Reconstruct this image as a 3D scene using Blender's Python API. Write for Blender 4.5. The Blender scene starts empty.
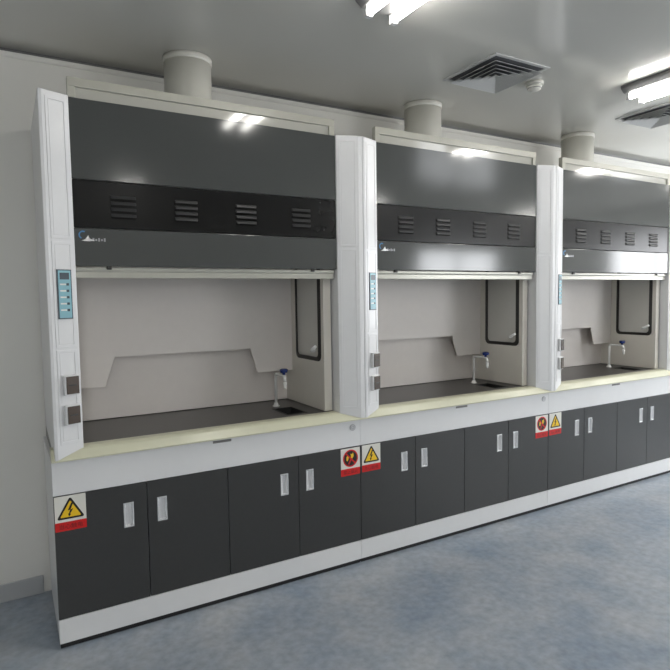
import bpy, bmesh, math
from mathutils import Vector, Matrix
S = bpy.context.scene
COL = S.collection
DZ = 0.025            # cabinets stand on short feet above the floor
HW = 1.5              # width of one hood
CEIL = 2.64 + DZ

# ------------------------------------------------------------------ materials
def srgb(r, g, b):
    f = lambda c: (c/255/12.92) if c/255 <= .04045 else ((c/255+.055)/1.055)**2.4
    return (f(r), f(g), f(b), 1)

def mat(name, col, rough=.5, metal=0., spec=.5, noise=0., nscale=20., bump=0., bscale=200., coat=0., emit=None, estr=0.):
    m = bpy.data.materials.new(name); m.use_nodes = True
    nt = m.node_tree; b = nt.nodes['Principled BSDF']
    b.inputs['Base Color'].default_value = col
    b.inputs['Roughness'].default_value = rough
    b.inputs['Metallic'].default_value = metal
    b.inputs['Specular IOR Level'].default_value = spec
    b.inputs['Coat Weight'].default_value = coat
    b.inputs['Coat Roughness'].default_value = .12
    tc = nt.nodes.new('ShaderNodeTexCoord')
    n = nt.nodes.new('ShaderNodeTexNoise'); n.inputs['Scale'].default_value = nscale; n.inputs['Detail'].default_value = 4
    nt.links.new(tc.outputs['Object'], n.inputs['Vector'])
    mx = nt.nodes.new('ShaderNodeMix'); mx.data_type = 'RGBA'
    mx.inputs[6].default_value = tuple(c*(1-noise) for c in col[:3])+(1,)
    mx.inputs[7].default_value = tuple(min(1, c*(1+noise)) for c in col[:3])+(1,)
    nt.links.new(n.outputs['Fac'], mx.inputs[0]); nt.links.new(mx.outputs[2], b.inputs['Base Color'])
    if bump:
        n2 = nt.nodes.new('ShaderNodeTexNoise'); n2.inputs['Scale'].default_value = bscale; n2.inputs['Detail'].default_value = 2
        bp = nt.nodes.new('ShaderNodeBump'); bp.inputs['Strength'].default_value = bump; bp.inputs['Distance'].default_value = .01
        nt.links.new(tc.outputs['Object'], n2.inputs['Vector']); nt.links.new(n2.outputs['Fac'], bp.inputs['Height'])
        nt.links.new(bp.outputs['Normal'], b.inputs['Normal'])
    if emit:
        b.inputs['Emission Color'].default_value = emit; b.inputs['Emission Strength'].default_value = estr
    return m

M = {}
M['white'] = mat('white_powder_coat', (.72, .72, .725, 1), .3, noise=.02, bump=.02, bscale=9, coat=.1)
M['liner'] = mat('liner_board', (.74, .695, .66, 1), .45, noise=.03)
M['linerside'] = mat('liner_board_grey', (.66, .63, .57, 1), .4, noise=.03)
M['panel'] = mat('grey_enamel', (.066, .070, .068, 1), .11, spec=.55, metal=.1, noise=.05, nscale=6, bump=.03, bscale=2.2)
M['dark'] = mat('charcoal_enamel', (.007, .007, .007, 1), .24, spec=.24, noise=.08)
M['slot'] = mat('louver_enamel', (.05, .05, .05, 1), .32, metal=.3)
M['black'] = mat('black_void', (.004, .004, .004, 1), .8, spec=.1)
M['rail'] = mat('cream_aluminium', (.46, .455, .40, 1), .3, metal=.25, noise=.03)
M['fascia'] = mat('cream_fascia', (.44, .43, .37, 1), .4, noise=.04)
M['gloss'] = mat('glossy_cream_sheet', (.46, .45, .40, 1), .05, spec=.7, noise=.02, coat=.6)
M['sill'] = mat('cream_sill', (.66, .65, .49, 1), .32, noise=.07, nscale=7, coat=.1)
M['work'] = mat('black_resin_worktop', (.040, .036, .034, 1), .28, noise=.15, nscale=30)
M['sink'] = mat('sink_black', (.006, .006, .006, 1), .4)
M['door'] = mat('charcoal_laminate', (.042, .042, .0415, 1), .30, noise=.12, nscale=60, bump=.05, bscale=700)
M['chrome'] = mat('satin_silver', (.80, .80, .81, 1), .25, metal=.5)
M['chromed'] = mat('satin_silver_pan', (.72, .72, .73, 1), .35, metal=.3)
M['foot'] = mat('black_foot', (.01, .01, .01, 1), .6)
M['duct'] = mat('cream_pvc', (.62, .61, .55, 1), .42, noise=.05, nscale=5)
M['rim'] = mat('pale_pvc', (.68, .67, .62, 1), .4)
M['ring'] = mat('grey_badge', (.42, .42, .43, 1), .35, metal=.4)
M['ringd'] = mat('grey_badge_mark', (.62, .62, .63, 1), .35, metal=.4)
M['plate'] = mat('grey_plate', (.20, .195, .19, 1), .4, metal=.3)
M['rubber'] = mat('black_rubber', (.022, .020, .018, 1), .5, noise=.1)
M['glass'] = mat('pale_window_glass', (.55, .54, .50, 1), .06, noise=.02, coat=.4)
M['cyan'] = mat('light_blue_keypad', srgb(128, 178, 190), .35, noise=.05)
M['navy'] = mat('dark_keypad_border', srgb(52, 66, 76), .35)
M['sock'] = mat('brown_socket_cover', srgb(78, 66, 58), .25, noise=.12, nscale=80, coat=.3)
M['fwhite'] = mat('white_epoxy_pipe', (.78, .78, .76, 1), .25, coat=.2)
M['blue'] = mat('blue_knob', srgb(22, 44, 110), .25, coat=.4)
M['signw'] = mat('sign_white', srgb(222, 220, 212), .4, noise=.02)
M['signy'] = mat('sign_yellow', srgb(238, 196, 32), .4, noise=.02)
M['signr'] = mat('sign_red', srgb(204, 22, 20), .4, noise=.03)
M['signd'] = mat('sign_dark_red', srgb(84, 12, 14), .4)
M['signk'] = mat('sign_black', srgb(22, 18, 16), .4)
M['logob'] = mat('logo_blue', srgb(70, 130, 180), .3)
M['logos'] = mat('logo_silver', (.85, .85, .87, 1), .15, metal=.8)
M['logog'] = mat('logo_grey', srgb(40, 42, 46), .4)
M['logow'] = mat('logo_wordmark', (.35, .35, .37, 1), .3, metal=.4)
M['vent'] = mat('white_vent', (.55, .55, .54, 1), .35, noise=.02)
M['ventd'] = mat('vent_void', (.10, .105, .115, 1), .7)
M['house'] = mat('grey_lamp_housing', (.16, .16, .16, 1), .4, metal=.3)
M['tube'] = mat('lamp_tube', (.9, .9, .9, 1), .4, emit=(1, .97, .92, 1), estr=28)
M['wall'] = mat('wall_paint', (.74, .73, .69, 1), .5, noise=.03, nscale=3)
M['wallb'] = mat('wall_paint_room', (.60, .60, .58, 1), .6, noise=.03, nscale=3)
M['skirt'] = mat('skirting_grey', (.42, .43, .44, 1), .4)
M['frame'] = mat('window_frame_white', (.7, .7, .7, 1), .4)

# ceiling: painted glossy metal panels with fine seams
def ceiling_mat():
    m = mat('ceiling_panels', (.60, .595, .56, 1), .12, spec=.6, noise=.04, nscale=1.5, bump=.008, bscale=1.3, coat=.0)
    return m
M['ceil'] = ceiling_mat()
def floor_mat():
    m = bpy.data.materials.new('blue_vinyl_floor'); m.use_nodes = True
    nt = m.node_tree; b = nt.nodes['Principled BSDF']
    tc = nt.nodes.new('ShaderNodeTexCoord')
    n1 = nt.nodes.new('ShaderNodeTexNoise'); n1.inputs['Scale'].default_value = 2.2; n1.inputs['Detail'].default_value = 6; n1.inputs['Roughness'].default_value = .65
    n2 = nt.nodes.new('ShaderNodeTexNoise'); n2.inputs['Scale'].default_value = 26; n2.inputs['Detail'].default_value = 5
    r1 = nt.nodes.new('ShaderNodeValToRGB')
    r1.color_ramp.elements[0].position = .32; r1.color_ramp.elements[0].color = (.235, .295, .375, 1)
    r1.color_ramp.elements[1].position = .70; r1.color_ramp.elements[1].color = (.455, .475, .495, 1)
    mx = nt.nodes.new('ShaderNodeMix'); mx.data_type = 'RGBA'; mx.blend_type = 'OVERLAY'; mx.inputs[0].default_value = .35
    nt.links.new(tc.outputs['Object'], n1.inputs['Vector']); nt.links.new(tc.outputs['Object'], n2.inputs['Vector'])
    nt.links.new(n1.outputs['Fac'], r1.inputs[0]); nt.links.new(r1.outputs[0], mx.inputs[6]); nt.links.new(n2.outputs['Fac'], mx.inputs[7])
    nt.links.new(mx.outputs[2], b.inputs['Base Color'])
    b.inputs['Roughness'].default_value = .38
    return m
M['floor'] = floor_mat()

# ------------------------------------------------------------------ mesh helpers
class MB:
    def __init__(s): s.bm = bmesh.new(); s.mats = []
    def mi(s, m):
        if m not in s.mats: s.mats.append(m)
        return s.mats.index(m)
    def faces(s, pts, faces, m, smooth=False):
        v = [s.bm.verts.new(p) for p in pts]; i = s.mi(m)
        for f in faces:
            try:
                fc = s.bm.faces.new([v[k] for k in f]); fc.material_index = i; fc.smooth = smooth
            except ValueError: pass
    def box(s, x0, x1, y0, y1, z0, z1, m):
        p = [(x, y, z) for z in (z0, z1) for y in (y0, y1) for x in (x0, x1)]
        s.faces(p, [(0, 2, 3, 1), (4, 5, 7, 6), (0, 1, 5, 4), (2, 6, 7, 3), (0, 4, 6, 2), (1, 3, 7, 5)], m)
    def loft(s, a, b, m, smooth=False):     # two equal closed loops -> solid
        n = len(a)
        s.faces(list(a)+list(b), [tuple(reversed(range(n))), tuple(range(n, 2*n))] +
                [(i, (i+1) % n, n+(i+1) % n, n+i) for i in range(n)], m, smooth)
    def plate(s, f, us, vs, d0, d1, m, hole=True):
        # rectangular plate in u,v with a rectangular hole; f maps (u,v,d) to a point; us/vs: 4 values
        P = {}
        pts = []
        for d in (0, 1):
            for i in range(4):
                for j in range(4):
                    P[i, j, d] = len(pts); pts.append(f(us[i], vs[j], (d0, d1)[d]))
        F = []
        for i in range(3):
            for j in range(3):
                if i == 1 and j == 1: continue
                F.append((P[i, j, 0], P[i+1, j, 0], P[i+1, j+1, 0], P[i, j+1, 0]))
                F.append((P[i, j, 1], P[i, j+1, 1], P[i+1, j+1, 1], P[i+1, j, 1]))
        for k in range(3):
            F += [(P[k, 0, 0], P[k, 0, 1], P[k+1, 0, 1], P[k+1, 0, 0]), (P[k, 3, 0], P[k+1, 3, 0], P[k+1, 3, 1], P[k, 3, 1]),
                  (P[0, k, 0], P[0, k+1, 0], P[0, k+1, 1], P[0, k, 1]), (P[3, k, 0], P[3, k, 1], P[3, k+1, 1], P[3, k+1, 0])]
        F += [(P[1, 1, 0], P[2, 1, 0], P[2, 1, 1], P[1, 1, 1]), (P[1, 2, 0], P[1, 2, 1], P[2, 2, 1], P[2, 2, 0]),
              (P[1, 1, 0], P[1, 1, 1], P[1, 2, 1], P[1, 2, 0]), (P[2, 1, 0], P[2, 2, 0], P[2, 2, 1], P[2, 1, 1])]
        s.faces(pts, F, m)
    def tube(s, path, r, m, n=16, caps=True):
        path = [Vector(p) for p in path]; rr = r if isinstance(r, (list, tuple)) else [r]*len(path)
        rings = []; i = s.mi(m)
        up = None
        for k, p in enumerate(path):
            t = (path[min(k+1, len(path)-1)]-path[max(k-1, 0)]).normalized()
            if up is None:
                up = t.orthogonal().normalized()
            up = (up-t*up.dot(t)).normalized(); w = t.cross(up)
            rings.append([s.bm.verts.new(p+rr[k]*(up*math.cos(2*math.pi*a/n)+w*math.sin(2*math.pi*a/n))) for a in range(n)])
        for a, b in zip(rings, rings[1:]):
            for q in range(n):
                f = s.bm.faces.new((a[q], a[(q+1) % n], b[(q+1) % n], b[q])); f.smooth = True; f.material_index = i
        if caps:
            f = s.bm.faces.new(list(reversed(rings[0]))); f.material_index = i
            f = s.bm.faces.new(rings[-1]); f.material_index = i
    def ring(s, c, ax, r0, r1, d, m, n=40, a0=0, a1=2*math.pi):
        # flat annulus sector of thickness d; ax=(u,v,w) vectors
        u, v, w = map(Vector, ax); c = Vector(c); full = abs(a1-a0-2*math.pi) < 1e-6
        N = n if full else n+1
        L = []
        for k in range(N):
            a = a0+(a1-a0)*k/n; e = u*math.cos(a)+v*math.sin(a)
            L.append([s.bm.verts.new(c+e*r0), s.bm.verts.new(c+e*r1), s.bm.verts.new(c+e*r1+w*d), s.bm.verts.new(c+e*r0+w*d)])
        i = s.mi(m)
        for k in range(n):
            A, B = L[k], L[(k+1) % N]
            for q in range(4):
                f = s.bm.faces.new((A[q], A[(q+1) % 4], B[(q+1) % 4], B[q])); f.material_index = i
        if not full:
            for A in (L[0], L[-1]):
                f = s.bm.faces.new(A); f.material_index = i
    def disc(s, c, ax, r, d, m, n=40):
        u, v, w = map(Vector, ax); c = Vector(c)
        a = [c+r*(u*math.cos(2*math.pi*k/n)+v*math.sin(2*math.pi*k/n)) for k in range(n)]
        s.loft(a, [p+w*d for p in a], m)
    def poly(s, pts, d, m):                 # polygon (list of 3D points) given thickness vector d
        d = Vector(d); a = [Vector(p) for p in pts]
        s.loft(a, [p+d for p in a], m)
    def text(s, body, origin, ux, uz, size, width, d, m):
        cu = bpy.data.curves.new('lettering', 'FONT'); cu.body = body; cu.size = 1; cu.align_x = 'CENTER'; cu.resolution_u = 2
        o = bpy.data.objects.new('lettering', cu); COL.objects.link(o)
        dg = bpy.context.evaluated_depsgraph_get(); me = bpy.data.meshes.new_from_object(o.evaluated_get(dg))
        bpy.data.objects.remove(o); bpy.data.curves.remove(cu)
        if len(me.vertices):
            xs = [v.co.x for v in me.vertices]; ys = [v.co.y for v in me.vertices]
            sx = width/max(1e-6, max(xs)-min(xs)); sy = size/max(1e-6, max(ys)-min(ys)); cx = (max(xs)+min(xs))/2; cy = (max(ys)+min(ys))/2
            o3, ux, uz, d = Vector(origin), Vector(ux), Vector(uz), Vector(d)
            s.faces([o3+ux*((v.co.x-cx)*sx)+uz*((v.co.y-cy)*sy)+d for v in me.vertices], [tuple(p.vertices) for p in me.polygons], m)
        bpy.data.meshes.remove(me)
    def build(s, name, parent=None, bevel=0., seg=2, loc=None, recalc=True):
        if recalc: bmesh.ops.recalc_face_normals(s.bm, faces=s.bm.faces[:])
        me = bpy.data.meshes.new(name); s.bm.to_mesh(me); s.bm.free()
        for m in s.mats: me.materials.append(m)
        o = bpy.data.objects.new(name, me); COL.objects.link(o)
        if parent: o.parent = parent
        if loc: o.location = loc
        if bevel:
            b = o.modifiers.new('edge', 'BEVEL'); b.width = bevel; b.segments = seg; b.limit_method = 'ANGLE'; b.angle_limit = math.radians(35)
        return o

def tag(o, label, cat, group=None):
    o['label'] = label; o['category'] = cat
    if group: o['group'] = group
    return o
def thing(name, loc, label, cat, group=None):
    o = bpy.data.objects.new(name, None); COL.objects.link(o); o.location = loc; o.empty_display_size = .1
    return tag(o, label, cat, group)
def struct(o): o['kind'] = 'structure'; return o
def copy_tree(o, parent=None):
    c = o.copy(); COL.objects.link(c)
    if parent: c.parent = parent
    for ch in list(o.children): copy_tree(ch, c)
    return c
def box_obj(name, x0, x1, y0, y1, z0, z1, m, parent=None, bevel=0.):
    b = MB(); b.box(x0, x1, y0, y1, z0, z1, m); return b.build(name, parent, bevel)

# ------------------------------------------------------------------ room
XL, XR, YF, YB = -1.6, 7.6, -4.2, .58
struct(box_obj('floor', XL-.1, XR+.1, YF-.1, YB+.1, -.1, 0, M['floor']))
struct(box_obj('ceiling', XL-.1, XR+.1, YF-.1, YB+.1, CEIL, CEIL+.1, M['ceil']))
struct(box_obj('wall_back', XL-.1, XR+.1, YB, YB+.1, 0, CEIL-.028, M['wall']))
struct(box_obj('wall_left', XL-.1, XL, YF, YB, 0, CEIL, M['wallb']))
w = MB()
w.plate(lambda u, v, d: (u, YF-d, v), (2.5, 5.2, 6.9, XR+.1), (0, .95, 2.2, CEIL), 0, .1, M['wallb'])
w.plate(lambda u, v, d: (u, YF-d, v), (XL-.1, -.80, -.32, 2.5), (0, .95, 2.2, CEIL), 0, .1, M['wallb'])  # opening for the narrow left window, added for fill light
struct(w.build('wall_front'))
for n, (a, b_) in ((2, (5.2, 6.9)), (3, (-.80, -.32))):  # the narrow left window is an unseen addition, put in as front fill light
    w = MB(); w.plate(lambda u, v, d: (u, YF-d, v), (a, a+.06, b_-.06, b_), (.95, 1.01, 2.14, 2.2), .02, .08, M['frame'])
    if b_-a > 1: w.box((a+b_)/2-.03, (a+b_)/2+.03, YF-.07, YF-.03, 1.01, 2.14, M['frame'])
    struct(w.build('window_%d' % n))
# right wall with a wide window
w = MB(); w.plate(lambda u, v, d: (XR+d, u, v), (YF, -2.75, -.6, YB), (0, 1.0, 2.3, CEIL), 0, .1, M['wallb'])
struct(w.build('wall_right'))
w = MB(); w.plate(lambda u, v, d: (XR+d, u, v), (-2.75, -2.69, -.66, -.6), (1.0, 1.06, 2.24, 2.3), .02, .08, M['frame'])
for yy in (-2.03, -1.32): w.box(XR+.03, XR+.07, yy-.025, yy+.025, 1.06, 2.24, M['frame'])
struct(w.build('window_1'))
# cornice profile under the shadow gap, and skirting
c = MB(); c.loft([(XL, y, z) for y, z in ((YB, CEIL-.052), (YB-.006, CEIL-.050), (YB-.012, CEIL-.040), (YB-.012, CEIL-.029), (YB, CEIL-.029))],
                 [(XR, y, z) for y, z in ((YB, CEIL-.052), (YB-.006, CEIL-.050), (YB-.012, CEIL-.040), (YB-.012, CEIL-.029), (YB, CEIL-.029))], M['wall'])
struct(c.build('trim_1'))
struct(box_obj('trim_2', XL, XR, YB+.03, YB+.1, CEIL-.028, CEIL, M['house']))
c = MB(); c.box(XL, -.03, YB-.012, YB, 0, .09, M['skirt'])
struct(c.build('baseboard_back', bevel=.003))

# ------------------------------------------------------------------ base cabinets
UX, UZ, FY = (1, 0, 0), (0, 0, 1), (0, -1, 0)
PW = HW/4
def make_sign(kind, door, x, z):
    # plate .118 x .150 ; upper part pictogram, lower red caption strip
    b = MB(); w, h = .060, .148; t = -.0012
    y0 = -.0005
    b.box(x-w, x+w, y0-.001, y0, z-h+.038, z, M['signw'])
    b.box(x-w, x+w, y0-.001, y0, z-h, z-h+.038, M['signr'])
    y1 = y0-.001
    cz = z-.055
    def P(u, v): return (x+u, y1, cz+v)
    if kind == 'volt':
        def tri(r, rc, m, d):
            pts = []
            for k in range(3):
                a = math.pi/2+2*math.pi*k/3; c = ((r-2*rc)*math.cos(a), (r-2*rc)*math.sin(a))
                for q in range(7):
                    e = a-math.pi/3+2*math.pi/3*q/6
                    pts.append(P(c[0]+rc*math.cos(e), -.012+c[1]+rc*math.sin(e)))
            b.poly(pts, (0, -d, 0), m)
        tri(.063, .006, M['signk'], .0006)
        tri(.047, .003, M['signy'], .0010)
        bolt = [(.006, .024), (-.011, -.010), (-.001, -.009), (-.007, -.024), (-.011, -.022), (-.006, -.036), (.003, -.026), (-.001, -.024), (.010, -.003), (.001, -.005), (.013, .021)]
        # split in two convex-ish pieces for clean fills
        b.poly([P(u, v+.002) for u, v in ((.004, .022), (-.011, -.010), (.0, -.007), (.011, .020))], (0, -.0014, 0), M['signk'])
        b.poly([P(u, v+.002) for u, v in ((-.002, -.008), (.011, -.003), (-.003, -.026), (-.007, -.024))], (0, -.0014, 0), M['signk'])
        b.poly([P(u, v+.002) for u, v in ((-.010, -.022), (-.007, -.036), (.002, -.026))], (0, -.0014, 0), M['signk'])
        cap = '当心触电'
    else:
        ax = (UX, UZ, FY)
        c = P(0, 0)
        b.disc(c, ax, .047, .0004, M['signr'])
        b.disc(c, ax, .040, .0008, M['signk'])
        # match with a flame
        b.poly([P(-.016, -.030), P(-.009, -.033), P(.010, .0), P(.004, .004)], (0, -.0012, 0), M['signr'])
        b.poly([P(.003, .002), P(.012, -.002), P(.020, .012), P(.016, .030), P(.008, .020), P(.0, .026)], (0, -.0013, 0), M['signy'])
        b.poly([P(-.026, -.010), P(-.018, -.014), P(-.012, .004), P(-.018, .022), P(-.026, .008)], (0, -.0012, 0), M['signy'])
        s2 = .7071
        b.poly([P(s2*(u-v), s2*(-u-v)) for u, v in ((-.044, -.004), (.044, -.004), (.044, .004), (-.044, .004))], (0, -.0016, 0), M['signr'])
        cap = '禁止烟火'
    b.text(cap, (x, y0-.001, z-h+.019), UX, UZ, .021, .090, (0, -.0004, 0), M['signd'])
    o = b.build('warning_sign', door, recalc=False)
    bmx = bmesh.new(); bmx.from_mesh(o.data); bmesh.ops.recalc_face_normals(bmx, faces=bmx.faces[:]); bmx.to_mesh(o.data); bmx.free()
    o['label'] = ('square white sign with a yellow high voltage triangle over a red caption' if kind == 'volt'
                  else 'square white sign with a red and black no flames disc over a red caption')
    return o

def door_mesh(left_handle):
    hx = .064 if left_handle else PW-.080       # handle centre from the door's left edge
    f = lambda u, v, d: (u, d, v)
    b = MB()
    b.plate(f, (.0015, hx-.019, hx+.019, PW-.0015), (.1055, .445, .549, .6305), 0, .018, M['door'])
    return b, hx

def make_door(root, k):
    b, hx = door_mesh(k % 2 == 1)
    d = b.build('door', root, bevel=.0012, loc=(k*PW, 0, 0))
    h = MB(); f = lambda u, v, dd: (u, dd, v)
    h.plate(f, (hx-.0215, hx-.0165, hx+.0165, hx+.0215), (.442, .448, .546, .552), -.0025, .0015, M['chrome'])
    # dished pan behind the frame
    pts = []
    rows = [(.0, -.0165), (.010, -.011), (.013, 0), (.010, .011), (.0, .0165)]
    n = len(rows)
    for zz in (.448, .546):
        for dy, dx in rows: pts.append((hx+dx, .001+dy, zz))
    F = [(i, i+1, n+i+1, n+i) for i in range(n-1)] + [tuple(range(n)), tuple(range(n, 2*n))]
    h.faces(pts, F, M['chromed'])
    hh = h.build('handle', d, bevel=.0008); hh['label'] = 'silver recessed door pull'
    return d

def make_cabinet():
    r = thing('base_cabinet', (0, 0, DZ), '', 'cabinet', 'charcoal base cabinets under the fume hoods')
    b = MB()
    b.box(.001, .018, .0195, .55, .103, .772, M['white']); b.box(HW-.018, HW-.001, .0195, .55, .103, .772, M['white'])
    b.box(.018, HW-.018, .53, .55, .103, .772, M['white']); b.box(.018, HW-.018, .0195, .53, .103, .121, M['white'])
    b.box(.018, HW-.018, .0195, .10, .64, .658, M['white'])
    for k in (1, 2, 3): b.box(k*PW-.009, k*PW+.009, .0195, .53, .121, .64, M['white'])
    b.build('carcass', r)
    box_obj('apron', .0006, HW-.0006, 0, .0188, .633, .7725, M['white'], r, .0012)
    b = MB(); b.box(.0006, HW-.0006, 0, .0188, 0, .1028, M['white']); b.box(.001, .018, .0188, .5, 0, .1028, M['white']); b.box(HW-.018, HW-.001, .0188, .5, 0, .1028, M['white'])
    b.build('plinth', r, .0012)
    o = box_obj('gap_shade_strip', .004, HW-.004, .012, .030, -DZ+.001, -.0005, M['foot'], r); o['label'] = 'black strip standing in for the shade in the gap below the white plinth'  # the dark gap under the plinth is painted as a black strip
    for x in (.08, HW-.08):
        for y in (.09, .44):
            f = MB(); f.tube([(x, y, -DZ), (x, y, -.012), (x, y, -.010), (x, y, .103)], [.022, .022, .012, .012], M['foot'], 14)
            f.build('foot', r)
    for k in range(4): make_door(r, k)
    b = MB(); ax = (UX, UZ, FY)
    b.disc((1.452, 0, .737), ax, .0175, .003, M['ring']); b.ring((1.452, -.003, .737), ax, .0105, .0130, .0008, M['ringd'])
    b.poly([(1.452-.006, -.003, .733), (1.452+.006, -.003, .733), (1.452, -.003, .745)], (0, -.0008, 0), M['ringd'])
    o = b.build('round_badge', r); o['label'] = 'small round grey badge on the white apron'
    b = MB(); b.box(.682, .772, -.003, 0, .7585, .7700, M['plate']); o = b.build('nameplate', r, .001); o['label'] = 'narrow grey nameplate'
    return r
cab = make_cabinet()
def doors_of(r): return sorted([c for c in r.children if c.name.split('.')[0] == 'door'], key=lambda c: c.location.x)
cabs = [cab]
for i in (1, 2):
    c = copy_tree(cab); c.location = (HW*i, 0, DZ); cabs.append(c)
make_sign('volt', doors_of(cabs[0])[0], .064, .629)
for i in (0, 1):
    make_sign('fire', doors_of(cabs[i])[3], PW-.064, .6265)
    make_sign('volt', doors_of(cabs[i+1])[0], .070, .629)
for c, l in zip(cabs, ('charcoal base cabinet nearest at left, with a yellow voltage sign on its leftmost door',
                       'charcoal base cabinet under the middle fume hood, warning signs at both of its ends',
                       'charcoal base cabinet farthest at right, running out of the picture')): c['label'] = l

# ------------------------------------------------------------------ worktop
wt = thing('worktop', (0, 0, DZ), 'long worktop with cream sloped front sill and black work surfaces across all three cabinets', 'worktop')
prof = [(.0, .7735), (-.030, .7800), (-.031, .7870), (-.005, .8175), (.010, .8258), (.064, .8258), (.064, .7735)]
b = MB(); b.loft([(0, y, z) for y, z in prof], [(3*HW, y, z) for y, z in prof], M['sill'])
o = b.build('sill', wt, .002); o['label'] = 'cream sloped front sill'
SX0, SX1, SY0, SY1 = 1.120, 1.230, .110, .292
def make_surface(i):
    b = MB(); b.plate(lambda u, v, d: (u, v, d), (.0130, SX0, SX1, HW+.0120), (.0645, SY0, SY1, .555), .7735, .8255, M['work'])
    s = b.build('work_surface', wt, .001, loc=(i*HW, 0, 0)); s['label'] = 'black resin work surface'
    b = MB(); x0, x1, y0, y1 = SX0+.0015, SX1-.0015, SY0+.0015, SY1-.0015
    b.plate(lambda u, v, d: (u, v, d), (SX0-.006, x0+.003, x1-.003, SX1+.006), (SY0-.006, y0+.003, y1-.003, SY1+.006), .8255, .8272, M['sink'])
    # bowl
    A = [(x0, y0, .8255), (x1, y0, .8255), (x1, y1, .8255), (x0, y1, .8255)]; B = [(x0+.012, y0+.015, .70), (x1-.012, y0+.015, .70), (x1-.012, y1-.015, .70), (x0+.012, y1-.015, .70)]
    b.faces(A+B, [(0, 1, 5, 4), (1, 2, 6, 5), (2, 3, 7, 6), (3, 0, 4, 7), (4, 5, 6, 7)], M['sink'])
    b.ring(((x0+x1)/2, (y0+y1)/2, .701), ((1, 0, 0), (0, 1, 0), (0, 0, 1)), .008, .022, .002, M['plate'], 20)
    q = b.build('cup_sink', wt, .0006, loc=(i*HW, 0, 0)); q['label'] = 'small black rectangular cup sink'
for i in range(3): make_surface(i)

# ------------------------------------------------------------------ faucets
def make_faucet():
    r = thing('faucet', (1.168, .358, DZ+.8256), '', 'faucet', 'white outlets at the cup sinks')
    b = MB(); b.tube([(0, 0, 0), (0, 0, .006), (0, 0, .010), (0, 0, .022)], [.021, .021, .014, .011], M['fwhite'], 20); b.build('base', r)
    b = MB(); zt = .186
    path = [(0, 0, .018), (0, 0, zt-.02)]+[(0, -.02*(1-math.cos(a)), zt-.02+.02*math.sin(a)) for a in [math.pi/2*k/5 for k in range(1, 6)]]+[(0, -.105, zt), (0, -.118, zt-.004), (0, -.124, zt-.014), (0, -.126, zt-.030)]
    b.tube(path, .0085, M['fwhite'], 14)
    b.tube([(0, -.126, zt-.030), (0, -.126, zt-.036), (0, -.126, zt-.062), (0, -.126, zt-.070)], [.0085, .011, .008, .006], M['fwhite'], 14)
    b.build('spout', r)
    b = MB(); b.tube([(0, -.112, zt+.006), (0, -.112, zt+.016), (0, -.112, zt+.018), (0, -.112, zt+.034), (0, -.112, zt+.040)], [.009, .009, .020, .024, .015], M['blue'], 12)
    o = b.build('knob', r, .002); o['label'] = 'blue control knob'
    return r
f0 = make_faucet(); fs = [f0]
for i in (1, 2):
    c = copy_tree(f0); c.location.x += HW*i; fs.append(c)
for c, l in zip(fs, ('white faucet with blue knob on the black worktop of the nearest hood, at left',
                     'white faucet with blue knob on the black worktop of the middle hood',
                     'white faucet with blue knob on the black worktop of the farthest hood, at right')): c['label'] = l

# ------------------------------------------------------------------ fume hoods
ZT, ZP, ZV, ZL, ZR = 2.268, 2.264, 1.937, 1.740, 1.582     # post top, panel top, vent top, lower panel top, lower panel bottom
PY = .008
def zs(y):
    k = [(-.031, .7885), (-.005, .8185), (.010, .8270)]
    if y <= k[0][0]: return k[0][1]
    if y >= k[2][0]: return k[2][1]
    a, b = (k[0], k[1]) if y < k[1][0] else (k[1], k[2])
    return a[1]+(y-a[0])/(b[0]-a[0])*(b[1]-a[1])
def chamfer(o, d):
    o, d = Vector((o[0], o[1], 0)), Vector((d[0]-o[0], d[1]-o[1], 0)); L = d.length; d.normalize(); n = Vector((d.y, -d.x, 0))
    return (lambda u, v, w: tuple(o+d*u+n*w+Vector((0, 0, v)))), L

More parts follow.
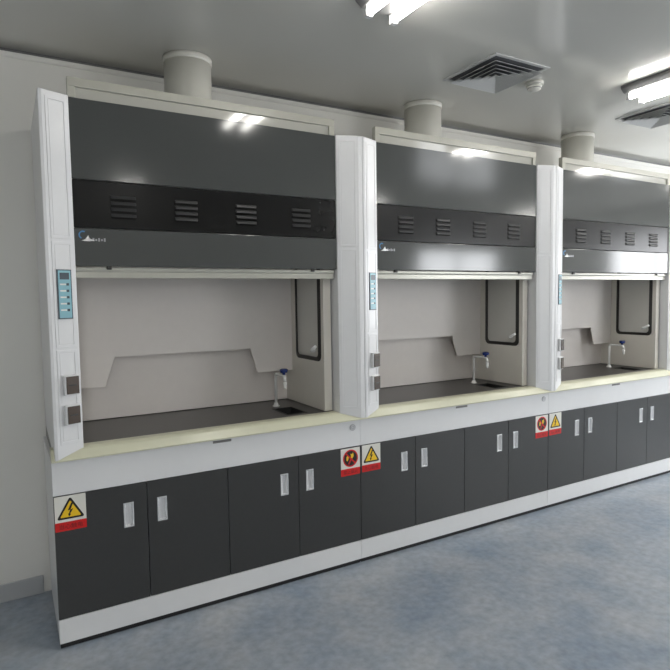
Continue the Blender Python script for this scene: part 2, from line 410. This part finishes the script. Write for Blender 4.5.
def make_post(root, side):
    if side == 'left':
        plan = [(.0128, -.036), (.026, -.036), (.126, .001), (.126, .552), (.0128, .552)]; F, L = chamfer((.026, -.036), (.126, .001))
    else:
        plan = [(HW+.0115, -.036), (HW+.0115, .552), (1.375, .552), (1.375, .001), (1.486, -.036)]; F, L = chamfer((1.375, .001), (1.486, -.036))
    b = MB(); b.loft([(x, y, zs(y)) for x, y in plan], [(x, y, ZT) for x, y in plan], M['white'])
    p = b.build('side_post', root, .0035, 3)
    spans = [(1.689, ZT-.022), (1.248, 1.677), (.850, 1.238)] if side == 'left' else [(1.699, ZT-.022), (.845, 1.686)]
    for z0, z1 in spans:
        # framed cover panel: raised rim with a slightly sunken field
        c = MB(); m0, m1 = .012, L-.012
        c.plate(F, (m0, m0+.010, m1-.010, m1), (z0, z0+.012, z1-.012, z1), .0, .0022, M['white'])
        c.loft([F(m0+.012, z0+.014, 0), F(m1-.012, z0+.014, 0), F(m1-.012, z1-.014, 0), F(m0+.012, z1-.014, 0)],
               [F(m0+.012, z0+.014, .0012), F(m1-.012, z0+.014, .0012), F(m1-.012, z1-.014, .0012), F(m0+.012, z1-.014, .0012)], M['white'])
        c.build('cover_panel', p, .0008)
    def fb(c, u0, u1, z0, z1, w0, w1, m):
        c.loft([F(u0, z0, w0), F(u1, z0, w0), F(u1, z1, w0), F(u0, z1, w0)], [F(u0, z0, w1), F(u1, z0, w1), F(u1, z1, w1), F(u0, z1, w1)], m)
    if side == 'left':
        c = MB(); u0, u1 = .026, .084
        fb(c, u0, u1, 1.365, 1.565, .0012, .006, M['navy']); fb(c, u0+.004, u1-.004, 1.369, 1.561, .006, .0068, M['cyan'])
        fb(c, u0+.010, u1-.010, 1.525, 1.552, .0068, .0074, M['navy'])
        for k in range(5):
            zz = 1.505-.026*k
            fb(c, u1-.022, u1-.012, zz-.005, zz+.005, .0068, .0078, M['navy']); fb(c, u0+.010, u0+.034, zz-.003, zz+.003, .0068, .0072, M['signw'])
        k_ = c.build('control_panel', p); k_['label'] = 'light blue keypad with a dark border'
        for zc in (1.094, .971):
            c = MB(); u0, u1 = .030, .092
            fb(c, u0, u1, zc-.041, zc+.041, .0012, .020, M['white'])
            k_ = c.build('socket', p, .003)
            c.bm = None
            d = MB(); fb(d, u0+.007, u1-.004, zc-.036, zc+.036, .020, .024, M['sock'])
            fb(d, u0+.016, u1-.014, zc-.003, zc+.003, .024, .0255, M['rubber'])
            # joined onto the socket as its cover
            tmp = d.build('socket_cover', p, .002); tmp['label'] = 'brown hinged socket cover'
            k_['label'] = 'white socket box'
    return p

def make_hood():
    r = thing('fume_hood', (0, 0, DZ), '', 'fume hood', 'fume hoods in a row along the wall')
    make_post(r, 'left'); make_post(r, 'right')
    x0, x1 = .127, 1.374
    # upper sheet with folded edges
    b = MB(); b.box(x0, x1, PY, PY+.02, ZV+.0015, ZP, M['panel']); b.build('upper_panel', r, .002)
    b = MB(); b.box(x0, x1, PY+.001, PY+.02, ZL+.0015, ZV-.0015, M['dark']); vp = b.build('louver_panel', r, .002); vp['label'] = 'charcoal band with louvers'
    for xc in (.325, .594, .880, 1.172):
        v = MB(); w = .052
        for k in range(4):
            z0 = 1.789+.0255*k
            # pressed louver: bulge that opens downwards
            n = 6; A, Bq = [], []
            pts = [(PY+.001, z0+.015), (PY-.003, z0+.013), (PY-.0068, z0+.008), (PY-.008, z0+.001), (PY-.0068, z0), (PY+.001, z0+.004)]
            v.loft([(xc-w+(.004 if i in (2, 3, 4) else 0), y, z) for i, (y, z) in enumerate(pts)], [(xc+w-(.004 if i in (2, 3, 4) else 0), y, z) for i, (y, z) in enumerate(pts)], M['slot'])
            v.box(xc-w, xc+w, PY+.0002, PY+.0012, z0-.0045, z0+.0035, M['black'])
        o = v.build('vent', vp, .0008); o['label'] = 'stack of four pressed louver slots'
    b = MB(); b.box(x0, x1, PY, PY+.02, ZR, ZL-.0015, M['panel']); lp = b.build('lower_panel', r, .002)
    # logo on the lower panel: blue crescent, silver spark and a dark wordmark
    g = MB(); ax = (UX, UZ, FY); lz = 1.706
    g.ring((.160, PY-.0004, lz+.004), ax, .012, .0175, .0012, M['logob'], 20, .35*math.pi, 1.35*math.pi)
    g.poly([(.152, PY-.0004, lz-.020), (.168, PY-.0004, lz-.013), (.180, PY-.0004, lz+.004), (.185, PY-.0004, lz-.010), (.206, PY-.0004, lz-.018), (.182, PY-.0004, lz-.022)], (0, -.0016, 0), M['logos'])
    for k in range(5): g.box(.196+.011*k, .203+.011*k, PY-.0012, PY-.0002, lz-.021+(.002 if k % 2 else 0), lz-.007-(.004 if k in (1, 3) else 0), M['logow'])
    o = g.build('logo_badge', lp); o['label'] = 'small badge with a blue crescent and silver spark'
    # cream frame over the panel and the glossy sheet set back inside it
    b = MB(); xa, xb = .124, 1.371; z2 = 2.345
    for q in ((xa, xb, z2-.036, z2), (xa, xa+.030, ZP+.001, z2-.036), (xb-.030, xb, ZP+.001, z2-.036)):
        b.box(q[0], q[1], PY-.002 if False else PY+.0, PY+.03, q[2], q[3], M['fascia'])
    o = b.build('top_frame', r, .0012); o['label'] = 'cream frame above the grey panel'
    b = MB(); b.box(xa+.0305, xb-.0305, PY+.010, PY+.030, ZP+.001, z2-.0365, M['gloss'])
    for x in (xa+.036, xb-.036): b.disc((x, PY+.010, z2-.041), (UX, UZ, FY), .003, .002, M['chrome'], 12)
    o = b.build('glossy_strip', r); o['label'] = 'glossy cream strip inside the top frame'
    # sash rail
    b = MB()
    pr = [(.026, 1.533), (.026, 1.558), (.022, 1.561), (.020, 1.566), (.020, 1.577), (.058, 1.577), (.058, 1.533)]
    b.loft([(.128, y, z) for y, z in pr], [(1.366, y, z) for y, z in pr], M['rail'])
    s = b.build('sash_rail', r, .0012); s['label'] = 'cream bottom rail of the raised sash'
    for x in (.258, 1.236):
        q = MB(); q.box(x-.010, x+.010, .0095, .0215, 1.568, 1.590, M['rubber']); q.build('stopper', s, .003)
    # casing: roof and back
    b = MB(); b.box(.127, 1.374, .040, .552, 2.248, 2.262, M['fascia']); b.box(.127, 1.374, .540, .552, .829, 2.248, M['liner']); b.build('casing', r)
    # lining boards
    b = MB(); b.box(.1265, .1315, .066, .540, .829, 2.24, M['linerside']); b.build('side_lining', r)
    b = MB(); X = 1.322
    WY0, WY1, WZ0, WZ1 = .100, .400, 1.095, 1.620
    b.plate(lambda u, v, d: (X+d, u, v), (.070, WY0, WY1, .540), (.829, WZ0, WZ1, 1.75), 0, .005, M['linerside'])
    b.box(X, 1.366, .066, .070, .829, 1.60, M['linerside'])
    sl = b.build('side_lining', r)
    # rounded rubber gasket round the side window
    def rr(y0, y1, z0, z1, rad, n=6):
        out = []
        for cy, cz, a in ((y1-rad, z1-rad, 0), (y0+rad, z1-rad, 90), (y0+rad, z0+rad, 180), (y1-rad, z0+rad, 270)):
            for k in range(n+1):
                e = math.radians(a+90*k/n); out.append((cy+rad*math.cos(e), cz+rad*math.sin(e)))
        return out
    g = MB(); o1 = rr(WY0-.004, WY1+.004, WZ0-.004, WZ1+.004, .035); i1 = rr(WY0+.018, WY1-.018, WZ0+.018, WZ1-.018, .025); n = len(o1)
    pts = [(X-.001, y, z) for y, z in o1]+[(X-.009, y, z) for y, z in i1]+[(X+.004, y, z) for y, z in i1]
    Fq = [(i, (i+1) % n, n+(i+1) % n, n+i) for i in range(n)]+[(n+i, n+(i+1) % n, 2*n+(i+1) % n, 2*n+i) for i in range(n)]
    g.faces(pts, Fq, M['rubber']); o = g.build('window_gasket', sl); o['label'] = 'black rounded rubber gasket'
    g = MB(); pp = rr(WY0+.010, WY1-.010, WZ0+.010, WZ1-.010, .025); g.loft([(X+.002, y, z) for y, z in pp], [(X+.005, y, z) for y, z in pp], M['glass'])
    o = g.build('window_pane', sl); o['label'] = 'pale glass pane'
    g = MB(); g.tube([(X-.012, .150, 1.150), (X-.030, .150, 1.152), (X-.034, .140, 1.155), (X-.034, .100, 1.175)], [.012, .012, .010, .008], M['fwhite'], 12)
    o = g.build('window_latch', sl); o['label'] = 'small white latch'
    # baffle with a trapezoid cut-out
    b = MB(); y0 = .452
    out = [(.134, 1.007), (.282, 1.007), (.333, 1.153), (1.056, 1.153), (1.100, 1.012), (1.320, 1.012), (1.320, 1.62), (.134, 1.62)]
    n = len(out)
    V0 = [(x, y0, z) for x, z in out]; V1 = [(x, y0+.007, z) for x, z in out]
    b.loft(V0, V1, M['liner'])
    o = b.build('baffle', r, .001); o['label'] = 'pale baffle board with a trapezoid cut-out'
    return r
h0 = make_hood(); hoods = [h0]
for i in (1, 2):
    c = copy_tree(h0); c.location.x += HW*i; hoods.append(c)
for c, l in zip(hoods, ('nearest grey fume hood at left, with its light blue keypad in full view',
                        'middle grey fume hood between the other two hoods',
                        'farthest grey fume hood at right, cut by the picture edge, with bright reflections')): c['label'] = l

# ------------------------------------------------------------------ exhaust ducts
def make_duct():
    r = thing('exhaust_duct', (.718, .345, DZ+2.2625), '', 'duct', 'round exhaust ducts between hoods and ceiling')
    b = MB(); H = 2.64-2.2625; R = .116
    b.tube([(0, 0, .0), (0, 0, H-.030)], R, M['duct'], 48); b.build('pipe', r)
    b = MB(); b.tube([(0, 0, H-.030), (0, 0, H-.026), (0, 0, H-.001)], [R+.001, R+.004, R+.004], M['rim'], 48); b.build('collar', r)
    return r
d0 = make_duct(); ds = [d0]
for i in (1, 2):
    c = copy_tree(d0); c.location.x += HW*i; ds.append(c)
for c, l in zip(ds, ('largest looking cream round duct, rising from the nearest hood at left', 'cream round duct rising from the middle hood to the ceiling', 'cream round duct rising from the farthest hood at right')): c['label'] = l

# ------------------------------------------------------------------ ceiling fittings
def make_diffuser():
    r = thing('ceiling_diffuser', (2.240, -.255, CEIL), '', 'air diffuser', 'square ceiling air diffusers')
    s = .200
    b = MB(); b.plate(lambda u, v, d: (u, v, d), (-s, -s+.022, s-.022, s), (-s, -s+.022, s-.022, s), -.006, -.0003, M['vent']); b.build('frame', r, .002)
    b = MB(); b.box(-s+.02, s-.02, -s+.02, s-.02, -.002, -.0003, M['ventd']); b.build('backing', r)
    b = MB()
    for k in range(5):
        a = s-.026-.036*k; c = a-.033
        pts = []
        for (e, z) in ((a, -.026), (c, -.006), (c-.002, -.0065), (a-.002, -.0268)):
            pts += [(-e, -e, z), (e, -e, z), (e, e, z), (-e, e, z)]
        F = []
        for q in range(4):
            for j in range(4): F.append((q*4+j, q*4+(j+1) % 4, ((q+1) % 4)*4+(j+1) % 4, ((q+1) % 4)*4+j))
        b.faces(pts, F, M['vent'])
    b.build('blades', r)
    return r
v0 = make_diffuser(); v1 = copy_tree(v0); v1.location.x += 1.545
v0['label'] = 'square louvered air diffuser in the ceiling, the large one seen whole'
v1['label'] = 'square air diffuser in the ceiling at the right picture edge'
r = thing('smoke_detector', (2.538, -.262, CEIL), 'round white smoke detector on the ceiling beside the large air diffuser', 'smoke detector')
b = MB(); b.tube([(0, 0, -.0003), (0, 0, -.016), (0, 0, -.018)], [.050, .050, .046], M['signw'], 32); b.build('base', r)
b = MB(); b.tube([(0, 0, -.018), (0, 0, -.030), (0, 0, -.040), (0, 0, -.046), (0, 0, -.048)], [.040, .040, .036, .024, .006], M['signw'], 32)
b.ring((0, 0, -.034), ((1, 0, 0), (0, 1, 0), (0, 0, -1)), .030, .0395, .003, M['house'], 32)
b.build('sensor_head', r)

def make_lamp():
    r = thing('ceiling_lamp', (1.255, -.86, CEIL), '', 'ceiling lamp', 'twin tube ceiling lamps')
    L = .29
    b = MB()
    pr = [(-.115, 0), (-.115, -.018), (-.085, -.040), (.085, -.040), (.115, -.018), (.115, 0)]
    b.loft([(x, -L, z-.0003) for x, z in pr], [(x, L, z-.0003) for x, z in pr], M['house']); b.build('housing', r, .003)
    for x in (-.062, .062):
        b = MB(); b.tube([(x, -L+.03, -.058), (x, L-.03, -.058)], .016, M['tube'], 18); o = b.build('tube', r); o['label'] = 'glowing white tube'
        for y in (-L+.018, L-.018):
            b = MB(); b.box(x-.014, x+.014, y-.012, y+.012, -.078, -.0395, M['frame']); b.build('tube_holder', r, .002)
    return r
l0 = make_lamp(); ls = [l0]
for x, y in ((3.15, -.75), (4.70, -.75), (6.25, -.75), (1.0, -3.5), (3.9, -3.5), (6.8, -3.5), (-.75, -3.5)):
    c = copy_tree(l0); c.location.x = x; c.location.y = y; ls.append(c)
for c, l in zip(ls, ('twin tube ceiling lamp over the nearest hood, mirrored in its top strip',
                     'twin tube ceiling lamp at the right picture edge beside the air diffuser', 'twin tube ceiling lamp before the farthest hood, mirrored in its top strip',
                     'twin tube ceiling lamp past the right picture edge, mirrored in the farthest hood panel',
                     'twin tube ceiling lamp behind the viewer, over the nearest hood front', 'twin tube ceiling lamp behind the viewer, mirrored low in the middle hood panel',
                     'twin tube ceiling lamp behind the viewer, toward the far right windows', 'twin tube ceiling lamp behind the viewer, left of the nearest hood')): c['label'] = l

# ------------------------------------------------------------------ daylight
wd = bpy.data.worlds.new('sky'); S.world = wd; wd.use_nodes = True
bg = wd.node_tree.nodes['Background']; bg.inputs['Color'].default_value = (.95, .97, 1, 1); bg.inputs['Strength'].default_value = 10
def portal(name, loc, rot, sx, sy):
    l = bpy.data.lights.new(name, 'AREA'); l.shape = 'RECTANGLE'; l.size = sx; l.size_y = sy; l.cycles.is_portal = True
    o = bpy.data.objects.new(name, l); COL.objects.link(o); o.location = loc; o.rotation_euler = rot
portal('window_portal', (XR+.09, -1.675, 1.65), (0, math.radians(90), 0), 1.3, 2.15)
portal('window_portal', (6.05, YF-.09, 1.575), (math.radians(90), 0, 0), 1.7, 1.25)
portal('window_portal', (-.56, YF-.09, 1.575), (math.radians(90), 0, 0), .48, 1.25)  # daylight through the added fill window

# ------------------------------------------------------------------ camera
cd = bpy.data.cameras.new('camera'); co = bpy.data.objects.new('camera', cd); COL.objects.link(co)
yaw, pitch, roll, f = .5218, -.0664, -.0153, 570.18
cd.sensor_fit = 'HORIZONTAL'; cd.sensor_width = 36; cd.lens = f*36/670; cd.clip_start = .05
fw = Vector((math.sin(yaw)*math.cos(pitch), math.cos(yaw)*math.cos(pitch), math.sin(pitch)))
rt = Vector((math.cos(yaw), -math.sin(yaw), 0)); up = rt.cross(fw)
r2 = rt*math.cos(roll)+up*math.sin(roll); u2 = -rt*math.sin(roll)+up*math.cos(roll)
mw = Matrix.Identity(4)
for k, vct in enumerate((r2, u2, -fw)):
    for j in range(3): mw[j][k] = vct[j]
mw.translation = Vector((-.1297, -2.5779, 1.437+DZ)); co.matrix_world = mw
S.camera = co
S.view_settings.view_transform = 'Standard'; S.view_settings.look = 'None'; S.view_settings.gamma = 1; S.view_settings.use_curve_mapping = False
S.view_settings.exposure = .52
S.cycles.use_denoising = True; S.cycles.max_bounces = 10; S.cycles.diffuse_bounces = 6
